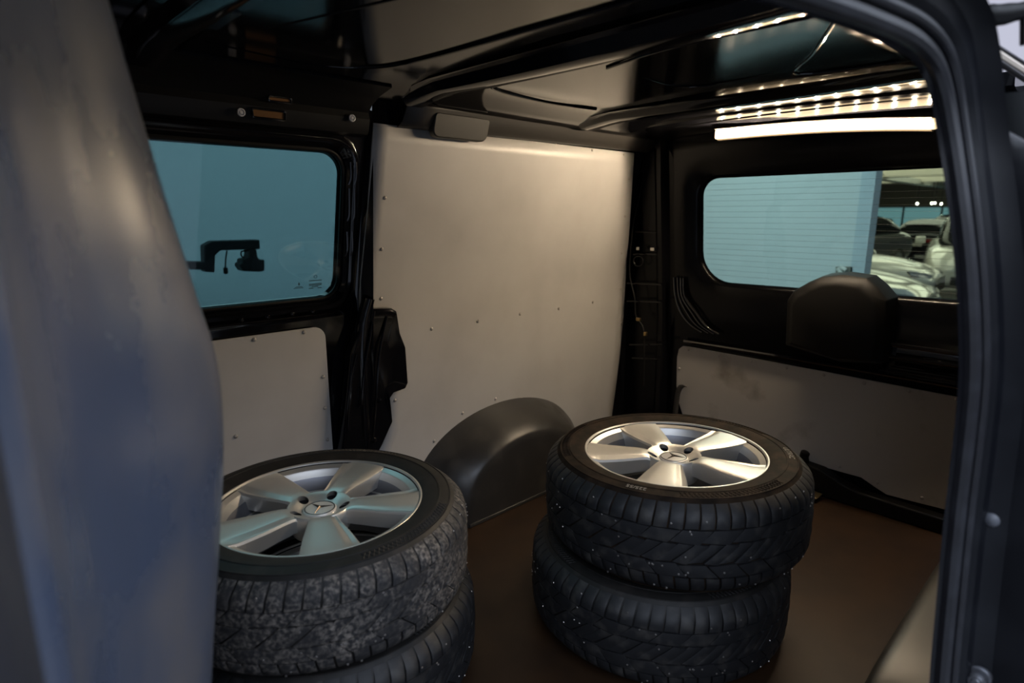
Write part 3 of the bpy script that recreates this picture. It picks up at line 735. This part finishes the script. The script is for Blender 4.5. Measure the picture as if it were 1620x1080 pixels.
    def cut(o, cs):
        bmc = bmesh.new()
        for c_ in cs: bmesh.ops.create_cone(bmc, cap_ends=True, segments=20, radius1=.0118, radius2=.0126, depth=.08, matrix=Matrix.Translation((c_[0], c_[1], zm+.095)))
        mc = bpy.data.meshes.new('c'); bmc.to_mesh(mc); bmc.free(); oc = bpy.data.objects.new('c', mc); C.objects.link(oc)
        md = o.modifiers.new('b', 'BOOLEAN'); md.object = oc; md.operation = 'DIFFERENCE'; md.solver = 'EXACT'
        bm_ = bmesh.new(); old = o.data; oc.parent = o.parent
        bpy.context.view_layer.update()
        me = bpy.data.meshes.new_from_object(o.evaluated_get(bpy.context.evaluated_depsgraph_get()))
        o.modifiers.clear(); o.data = me; bm_.free(); bpy.data.objects.remove(oc); bpy.data.meshes.remove(mc)
        me.materials.clear(); me.materials.append(ALLOY)
    for k in range(5):
        bm = bmesh.new(); loops = []
        for i in range(19):
            r = .030+(.2225-.030)*i/18
            hw = interp([(.030, .024), (.045, .030), (.058, .032), (.070, .0315), (.085, .0345), (.10, .038), (.14, .0465), (.18, .054), (.20, .0575), (.2225, .061)], r)
            zt_ = zm+interp([(.030, .0790), (.036, .0800), (.045, .0850), (.055, .0910), (.065, .0955), (.075, .0980), (.09, .0985), (.14, .0980), (.19, .0985), (.2225, .1005)], r)
            sh = .0 if r > .07 else 0
            th = interp([(.036, .03), (.08, .042), (.15, .046), (.2225, .05)], r)
            f = interp([(.05, 0), (.085, 1), (.20, 1), (.222, .35)], r)       # bevelled band along one edge
            sec = [(-hw*.9, -th), (-hw, -.010), (-hw+.0015, -.0035), (-hw+.005, -.0008), (-hw*.45, .0), (.0, .0005), (hw*.40, .0), (hw*(.55-.0*f), -.001*f), (hw*.72, -.0065*f), (hw*.80, -.0068*f), (hw-.004, -.0035*f-.0008), (hw, -.007-.002*f), (hw*.9, -th)]
            a = 2*PI*k/5
            # bend the outer end to follow the rim circle
            L = []
            for x, dz in sec:
                rr = math.sqrt(max(r*r-x*x, .0004)) if r > .15 else r-.0*x
                if .10 < r <= .15:
                    q = (r-.10)/.05; rr = r*(1-q)+q*math.sqrt(r*r-x*x)
                L.append((rr*math.cos(a)-x*math.sin(a), rr*math.sin(a)+x*math.cos(a), zt_+dz))
            loops.append(L)
        loft(bm, loops, True, True, True)
        sp_ = obj('spoke', bm, ALLOY, rim, angle=38); cut(sp_, [HC(k)])
        # bolt recess
        bm = bmesh.new()
        lathe(bm, [(.0117, .084), (.0117, .056), (.0085, .055), (.0085, .062), (.0001, .064)], 20, HC(k))
        o = obj('bolt_recess', bm, DARKMET, rim, angle=30); o['label'] = 'dark round bolt recess'
    bm = bmesh.new()
    lathe(bm, [(.0335, .0800), (.0365, .0800), (.045, .0846), (.055, .0905), (.063, .0940), (.068, .0945), (.0715, .090), (.072, .07), (.07, .05), (.06, .03), (.0335, .028), (.0335, .0800)], 72, (0, 0, zm))
    hb = obj('hub', bm, ALLOY, rim, angle=40); cut(hb, [HC(k) for k in range(5)])
    # centre cap with raised three-pointed star and ring
    bm = bmesh.new()
    lathe(bm, [(.0001, .0870), (.012, .0868), (.0305, .0855), (.0315, .0848), (.0330, .0848), (.0336, .0855), (.0350, .0850), (.0362, .083), (.0365, .076)], 48, (0, 0, zm))
    cap = obj('centre_cap', bm, mat('cap_silver', (.60, .58, .54), .35, metal=.35), e, angle=30)
    bm = bmesh.new()
    P = []
    for k in range(3):
        a = PI/2+2*PI*k/3
        P.append(((.0305)*math.cos(a), .0305*math.sin(a))); P.append((.0052*math.cos(a+PI/3), .0052*math.sin(a+PI/3)))
    v = [bm.verts.new((x, y, zm+.0862)) for x, y in P]; c = bm.verts.new((0, 0, zm+.0915))
    for i in range(6): bm.faces.new((v[i], v[(i+1) % 6], c))
    o = obj('star', bm, mat('star_dark_chrome', (.10, .085, .07), .3, metal=.8), cap, smooth=False); o['label'] = 'three-pointed star emblem'
    bm = bmesh.new(); tube(bm, [(.0322*math.cos(t*PI/24), .0322*math.sin(t*PI/24), zm+.0855) for t in range(49)], .0011, 6); obj('emblem_ring', bm, DARKMET, cap)
    bm = bmesh.new(); tube(bm, [(.183*math.cos(.9), .183*math.sin(.9), zm+.01), (.178*math.cos(.9), .178*math.sin(.9), zm+.055)], [.004, .0035], 8); obj('valve', bm, PLASTIC, rim)
    # disc behind the spokes is open: only the brake side lip closes it
    return e
def set_mats(w_, m):
    def go(o):
        if o.name.split('.')[0] in m and o.type == 'MESH':
            o.material_slots[0].link = 'OBJECT'; o.material_slots[0].material = m[o.name.split('.')[0]]
        for ch in o.children: go(ch)
    go(w_)
def text_ring(w_, txt, ang, r, size, name, flip=False):
    cu = bpy.data.curves.new('t', 'FONT'); cu.body = txt; cu.size = size; cu.extrude = .0004; cu.align_x = 'CENTER'
    to = bpy.data.objects.new('t', cu); C.objects.link(to)
    bpy.context.view_layer.update()
    me = bpy.data.meshes.new_from_object(to.evaluated_get(bpy.context.evaluated_depsgraph_get()))
    bpy.data.objects.remove(to)
    for v in me.vertices:
        x, y = v.co.x*1.1, v.co.y
        if flip: a = math.radians(ang)+x/r; rr = r-y
        else: a = math.radians(ang)-x/r; rr = r+y
        v.co = (rr*math.cos(a), rr*math.sin(a), .1125+interp([(.252, .1105), (.266, .1126), (.284, .1104), (.29, .109)], rr)+.0007+v.co.z)
    me.materials.clear(); me.materials.append(mat('sidewall_letter', (.20, .175, .145), .5))
    o = bpy.data.objects.new(name, me)
    ty = [c for c in w_.children if c.name.startswith('tyre')][0]
    link(o, ty); return o
def place(w_, centre_top, tilt, rot, ztop=.213, zs=1):
    n = Vector((tilt[0], tilt[1], 1)).normalized()
    q = Vector((0, 0, 1)).rotation_difference(n).to_matrix().to_4x4()
    w_.matrix_world = Matrix.Translation(centre_top) @ q @ Matrix.Rotation(rot, 4, 'Z') @ Matrix.Diagonal((1, 1, zs, 1)) @ Matrix.Translation((0, 0, -ztop))
wA = build_wheel()
wB, wC, wD = dup(wA), dup(wA), dup(wA)
G = 'wheels stacked on the cargo floor'
tag(wA, 'silver five-spoke wheel topping the rear stack, brown dusty sidewall facing up', 'wheel', G)
tag(wB, 'lower studded wheel under the brightly lit rear wheel', 'wheel', G)
tag(wC, 'silver five-spoke wheel with grey dried mud on its tread, topping the near left stack', 'wheel', G)
tag(wD, 'lower wheel under the muddy-treaded wheel beside the bulkhead', 'wheel', G)
set_mats(wA, {'tyre': SIDEWB, 'sidewall_pattern': SIDEWB, 'tread': RUBBER})
set_mats(wB, {'tyre': SIDEW, 'tread': RUBBER})
set_mats(wC, {'tyre': SIDEW, 'sidewall_pattern': SIDEW, 'tread': RUBBERD})
set_mats(wD, {'tyre': SIDEW, 'tread': RUBBER})
def ang(cpt, q): p = at(*q, 2, cpt[2]); return math.atan2(p.y-cpt[1], p.x-cpt[0])
cA = (1.311, .7725, .449); cC = (.5435, 1.2021, .4165)
aA = ang(cA, (1046, 765)); aC = ang(cC, (524, 871))
place(wA, Vector(cA), (.0, .025), aA)
place(wB, Vector((1.284, .792, .214)), (0, 0), aA+.4)
place(wC, Vector(cC), (.004, 0), aC, zs=.938)
place(wD, Vector((.56, 1.20, .2005)), (0, 0), aC+.3, zs=.938)
text_ring(wA, 'ULTRAC', math.degrees(ang(cA, (1256, 716))-aA)-9, .2735, .018, 'sidewall_lettering')
text_ring(wA, '225/55', math.degrees(ang(cA, (1010, 775))-aA), .2745, .015, 'sidewall_size')

# ------------------------------------------------------------------ studio outside
GZ = -.58
o = obj('floor', nbox(-8, 7.4, -6, 5, GZ-.1, GZ), mat('studio_floor', (.30, .31, .33), .35), smooth=False); tag(o, 'pale grey studio floor outside the van', kind='structure')
o = obj('wall_studio', nbox(-8, 7.2, 4.3, 4.45, GZ, 3.4), WALLW, smooth=False); tag(o, 'white studio wall beyond the side window', kind='structure')
o = obj('wall_rear', nbox(7.0, 7.15, 2.16, 4.3, GZ, 3.4), WALLW, smooth=False); tag(o, 'white studio end wall beyond the rear window', kind='structure')
o = obj('trim_4', nbox(6.97, 7.18, 2.02, 2.152, GZ, 3.4), mat('post_blue_white', (.60, .66, .74), .5), smooth=False); tag(o, 'pale blue end post of the studio wall', kind='structure')
lbx = empty('ceiling_light_box', (9.0, .6, 2.5)); tag(lbx, 'large white light box on the studio ceiling seen past the door frame', 'light box')
obj('diffuser', nbox(-6.0, 6.2, -2.0, 1.6, 0, .02), BOXGLOW, lbx, smooth=False)
bm = bmesh.new()
for (a, b, c, d) in ((-6.1, 6.3, -2.1, -2.0), (-6.1, 6.3, 1.6, 1.7), (-6.1, -6.0, -2.0, 1.6), (6.2, 6.3, -2.0, 1.6)): box(bm, a, b, c, d, -.02, .1)
obj('frame', bm, mat('box_frame', (.6, .6, .62), .5), lbx, smooth=False)
# camera robot arm in front of the studio wall
rg = empty('camera_arm', (.9, 3.45, GZ)); tag(rg, 'black camera arm with hanging camera seen through the side window', 'camera arm')
rb = Vector((.9, 3.45, GZ)); RIG = mat('rig_black', (.006, .006, .007), .6)
def slab(Q, dep, name, Y=3.4, parent=rg):
    bm = bmesh.new(); prism(bm, [at(x, y, 1, Y)-rb for x, y in Q], (0, dep, 0)); return obj(name, bm, RIG, parent, smooth=False, bevel=.006)
slab(((323,388),(336,381),(411,379),(412,394),(349,396),(341,404),(340,431),(324,430)), .07, 'bent_arm')
slab(((250,412),(328,414),(328,427),(250,425)), .06, 'boom')
slab(((395,394),(406,394),(408,407),(411,410),(419,411),(419,428),(412,430),(385,429),(382,424),(380,422),(380,417),(384,416),(384,410),(391,409),(395,405)), .09, 'camera')
bm = bmesh.new(); tube(bm, smoothpath([at(x, y, 1, 3.44)-rb for x, y in ((359,396),(357,412),(356.5,427))], 4), .004, 6); lathe(bm, [(.0001, .02), (.012, .015), (.012, -.015), (.0001, -.02)], 8, at(357, 428, 1, 3.44)-rb); obj('cable', bm, RIG, rg)
bm = bmesh.new(); tube(bm, smoothpath([at(x, y, 1, 3.44)-rb for x, y in ((393,396),(382,398),(383,406),(392,408))], 4), .004, 6); obj('loop_cable', bm, RIG, rg)
bm = bmesh.new(); box(bm, -.55, -.40, -.08, .08, 0, 1.9); obj('column', bm, RIG, rg, smooth=False, bevel=.01)
# wall box
sb = empty('wall_box', at(1334, 470, 0, 6.95)); tag(sb, 'small grey box with two white tubes low on the studio end wall', 'box')
b1 = Vector(sb.location)
bm = bmesh.new(); prism(bm, [at(x, y, 0, 6.97)-b1 for x, y in ((1322,422),(1349,422),(1348,470),(1322,470))], (.03, 0, 0)); obj('case', bm, mat('box_grey', (.20, .19, .17), .5), sb, smooth=False)
for (qa, qb) in (((1325,424),(1333,436)), ((1329,422),(1338,427))):
    bm = bmesh.new(); tube(bm, [at(*qa, 0, 6.95)-b1, at(*qb, 0, 6.95)-b1], .02, 8); obj('tube', bm, mat('tube_white', (.8, .78, .75), .4), sb)

# ------------------------------------------------------------------ show hall with parked cars
o = obj('floor', nbox(7.4, 60, -14, 30, GZ-.1, GZ), mat('hall_floor', (.16, .155, .145), .25, col2=(.10, .10, .095), scale=.6, lo=.4, hi=.6), smooth=False); tag(o, 'grey polished hall floor under the parked cars', kind='structure')
o = obj('ceiling', nbox(7.4, 60, -14, 30, 3.3, 3.4), mat('hall_ceiling', (.55, .50, .43), .8), smooth=False); tag(o, 'brown-grey concrete hall ceiling', kind='structure')
BEAM = mat('concrete_beam', (.62, .57, .49), .8)
for x in (12, 18, 24, 30, 36):
    o = obj('ceiling_beam', nbox(x, x+.6, -14, 30, 2.75 if x < 30 else 2.6, 3.3), BEAM, smooth=False)
    tag(o, {12: 'concrete ceiling beam nearest to the van', 18: 'second concrete ceiling beam counted from the van', 24: 'third concrete ceiling beam counted from the van', 30: 'fourth concrete ceiling beam counted from the van', 36: 'farthest concrete ceiling beam in the hall'}[x], 'beam', 'hall ceiling beams')
for y in (3.0, 8.4):
    o = obj('ceiling_duct', nbox(10, 44, y, y+.5, 2.5, 2.75), mat('duct_grey', (.42, .41, .38), .5), smooth=False)
    tag(o, 'pale duct along the hall ceiling, '+('the one over the white cars' if y < 5 else 'the one beyond the studio end post'), 'duct', 'hall ceiling ducts')
fw = empty('wall_hall', (44, 8, GZ)); tag(fw, 'glazed far wall of the hall with blue-green panes', kind='structure')
PANE = mat('hall_pane', (.05, .09, .10), .1, emit=(.26, .42, .48), estr=.40)
for k in range(10):
    obj('pane', nbox(-.05, 0, -9+2.0*k, -7.1+2.0*k, .3, 2.0), PANE, fw, smooth=False)
    obj('mullion', nbox(-.12, .02, -7.1+2.0*k, -7.0+2.0*k, 0, 2.05), mat('mullion_dark', (.02, .02, .02), .5), fw, smooth=False)
obj('header', nbox(-.1, .3, -22, 22, 2.05, 4.0), mat('header_brown', (.26, .22, .18), .7), fw, smooth=False)
obj('plinth', nbox(-.1, .3, -22, 22, 0, .3), mat('plinth', (.08, .08, .08), .7), fw, smooth=False)
SPOT = emis('spot_glow', (1, .88, .66), 30)
for q, wl_ in (((1451,322), 'leftmost small lit spotlight high up in the far hall'), ((1474,321.5), 'left one of the close pair of lit hall spotlights'), ((1479,321), 'right one of the close pair of lit hall spotlights'), ((1489,322.5), 'rightmost small lit spotlight high up in the far hall')):
    p = at(*q, 0, 38.0); e = empty('hall_spotlight', p); tag(e, wl_, 'spotlight', 'far hall spotlights')
    bm = bmesh.new(); bmesh.ops.create_uvsphere(bm, u_segments=10, v_segments=6, radius=.045); obj('bulb', bm, SPOT, e)
    bm = bmesh.new(); tube(bm, [(0, 0, .05), (0, 0, 3.3-p.z)], .02, 6); obj('stem', bm, RIG, e)
TYREB = mat('car_tyre', (.008, .008, .008), .7); CARGLASS = mat('car_glass', (.006, .007, .008), .05, spec=.35)
def car(name, label, loc, rz, paint, suv=0, group='parked cars in the hall'):
    e = empty(name, (loc[0], loc[1], GZ), (0, 0, rz)); tag(e, label, 'car', group)
    L, W = 4.5, .9; k = 1+.12*suv
    st = [(-2.25, .50, .62, .70), (-2.15, .35, .95, .82), (-1.8, .28, 1.02, .88), (-1.0, .24, .98, .9), (0, .22, .95, .9), (.8, .22, .93, .9), (1.2, .22, .92, .89), (1.7, .24, .84, .87), (2.05, .26, .74, .80), (2.2, .30, .64, .70), (2.26, .40, .55, .60)]
    bm = bmesh.new(); loops = []
    for x, zb, zt_, w_ in st:
        zt_ *= k
        h = zt_-zb
        half_ = [(0, zt_), (w_*.55, zt_-.005), (w_*.85, zt_-.04), (w_*.97, zt_-.12*min(1, h/.5)), (w_, zt_-.45*h), (w_*.98, zb+.15*h), (w_*.9, zb), (0, zb)]
        loops.append([(x, y, z) for y, z in half_]+[(x, -y, z) for y, z in reversed(half_[1:-1])])
    loft(bm, loops, True, True, True); obj('body', bm, paint, e, subsurf=2, angle=180)
    gs = [(-1.95, .98, .99, .66), (-1.5, .96, 1.28, .66), (-.9, .95, 1.43, .66), (-.1, .93, 1.46, .66), (.35, .92, 1.40, .66), (.8, .92, 1.18, .66), (1.25, .90, .92, .62)]
    bm = bmesh.new(); loops = []
    for x, zb, zt_, w_ in gs:
        zt_ *= k; zb = zb*k-.05
        loops.append([(x, 0, zt_), (x, w_*.75, zt_-.02), (x, w_*.92, zt_-.08*(zt_-zb)), (x, w_*1.22, zb), (x, 0, zb), (x, -w_*1.22, zb), (x, -w_*.92, zt_-.08*(zt_-zb)), (x, -w_*.75, zt_-.02)])
    loft(bm, loops, True, True, True); obj('glasshouse', bm, CARGLASS, e, subsurf=2, angle=180)
    bm = bmesh.new(); loops = []
    for x, _, zt_, w_ in gs[1:5]:
        zt_ *= k; loops.append([(x, -w_*.82, zt_-.035), (x, -w_*.5, zt_+.004), (x, 0, zt_+.012), (x, w_*.5, zt_+.004), (x, w_*.82, zt_-.035)])
    loft(bm, loops, closed=False); obj('roof', bm, paint, e, subsurf=1, angle=180)
    for x in (-1.35, 1.4):
        for s_ in (1, -1):
            bm = bmesh.new(); lathe(bm, [(.0001, .10), (.2, .10), (.22, .08), (.31, .11), (.33, .06), (.33, -.1), (.0001, -.1)], 24)
            bm.transform(Matrix.Translation((x, s_*.80, .33)) @ Matrix.Rotation(-s_*PI/2, 4, 'X')); wv = obj('road_wheel', bm, TYREB, e)
            bm = bmesh.new(); lathe(bm, [(.0001, .105), (.05, .108), (.2, .104)], 10)
            bm.transform(Matrix.Translation((x, s_*.80, .33)) @ Matrix.Rotation(-s_*PI/2, 4, 'X')); obj('hub_cap', bm, ALLOYIN, wv)
    LENS = mat('headlight_lens', (.10, .11, .12), .05, coat=1)
    for s_ in (1, -1):
        bm = bmesh.new(); P = [(1.88, s_*.77, .70), (2.13, s_*.55, .66), (2.20, s_*.45, .62), (2.17, s_*.58, .57), (1.95, s_*.80, .62)]
        prism(bm, [Vector(p)*1 for p in P], (.03, s_*.03, .012)); hl = obj('headlight', bm, LENS, e, bevel=.01)
        bm = bmesh.new(); tube(bm, [(1.95, s_*.83, .655), (2.12, s_*.66, .61), (2.19, s_*.55, .585)], .012, 6); obj('light_strip', bm, CHROME, hl)
        bm = bmesh.new(); box(bm, -2.24, -2.12, s_*.50-.17, s_*.50+.17, .72*k, .82*k); obj('tail_light', bm, mat('tail_red', (.12, .01, .01), .15), e, bevel=.02)
        bm = bmesh.new(); box(bm, .62, .78, s_*.98-.10, s_*.98+.08, .92*k, 1.05*k); obj('mirror', bm, paint, e, bevel=.03)
    bm = bmesh.new(); box(bm, 2.16, 2.28, -.42, .42, .34, .50); obj('grille', bm, mat('grille_black', (.006, .006, .006), .4), e, bevel=.02)
    for x in (2.285, -2.275):
        bm = bmesh.new(); box(bm, x-.01, x+.005, -.26, .26, .50 if x > 0 else .60, .60 if x > 0 else .70); obj('number_plate', bm, mat('plate_grey', (.30, .29, .27), .5), e)
    return e
WHITE = mat('car_white', (.62, .60, .55), .12, coat=.8); SILV = mat('car_silver', (.40, .40, .37), .15, metal=.3, coat=.8); BLK = mat('car_black', (.005, .005, .006), .2, spec=.18); DGR = mat('car_dark_grey', (.03, .032, .035), .1, coat=.8)
car('parked_car', 'silver car nearest the rear window, bonnet low in the glass', (9.0, 4.05, 0), -PI/2, SILV)
car('parked_car', 'white car parked behind the silver car with slim headlight', (12.2, 4.65, 0), -PI/2+.06, WHITE)
car('parked_car', 'white car at the right edge of the rear window facing the van', (15.75, 2.5, 0), PI+.2, WHITE, 1)
car('parked_car', 'black car seen from the rear in the middle of the hall', (25.5, 5.45, 0), .02, BLK)
car('parked_car', 'dark grey car just right of the studio end post', (19.5, 6.35, 0), PI-.3, DGR, 1)
fari = 0
for x, y, p, t in ((30.5, 8.6, BLK, 'black car far back on the left of the hall'), (31.5, 5.9, DGR, 'dark grey car far back behind the black car'), (37, 11, BLK, 'black car below the far blue panes on the left'), (37.5, 7.0, SILV, 'silver car below the far blue panes on the right')):
    car('parked_car', t, (x, y, 0), PI+.2*(-1)**fari, p, fari % 2); fari += 1
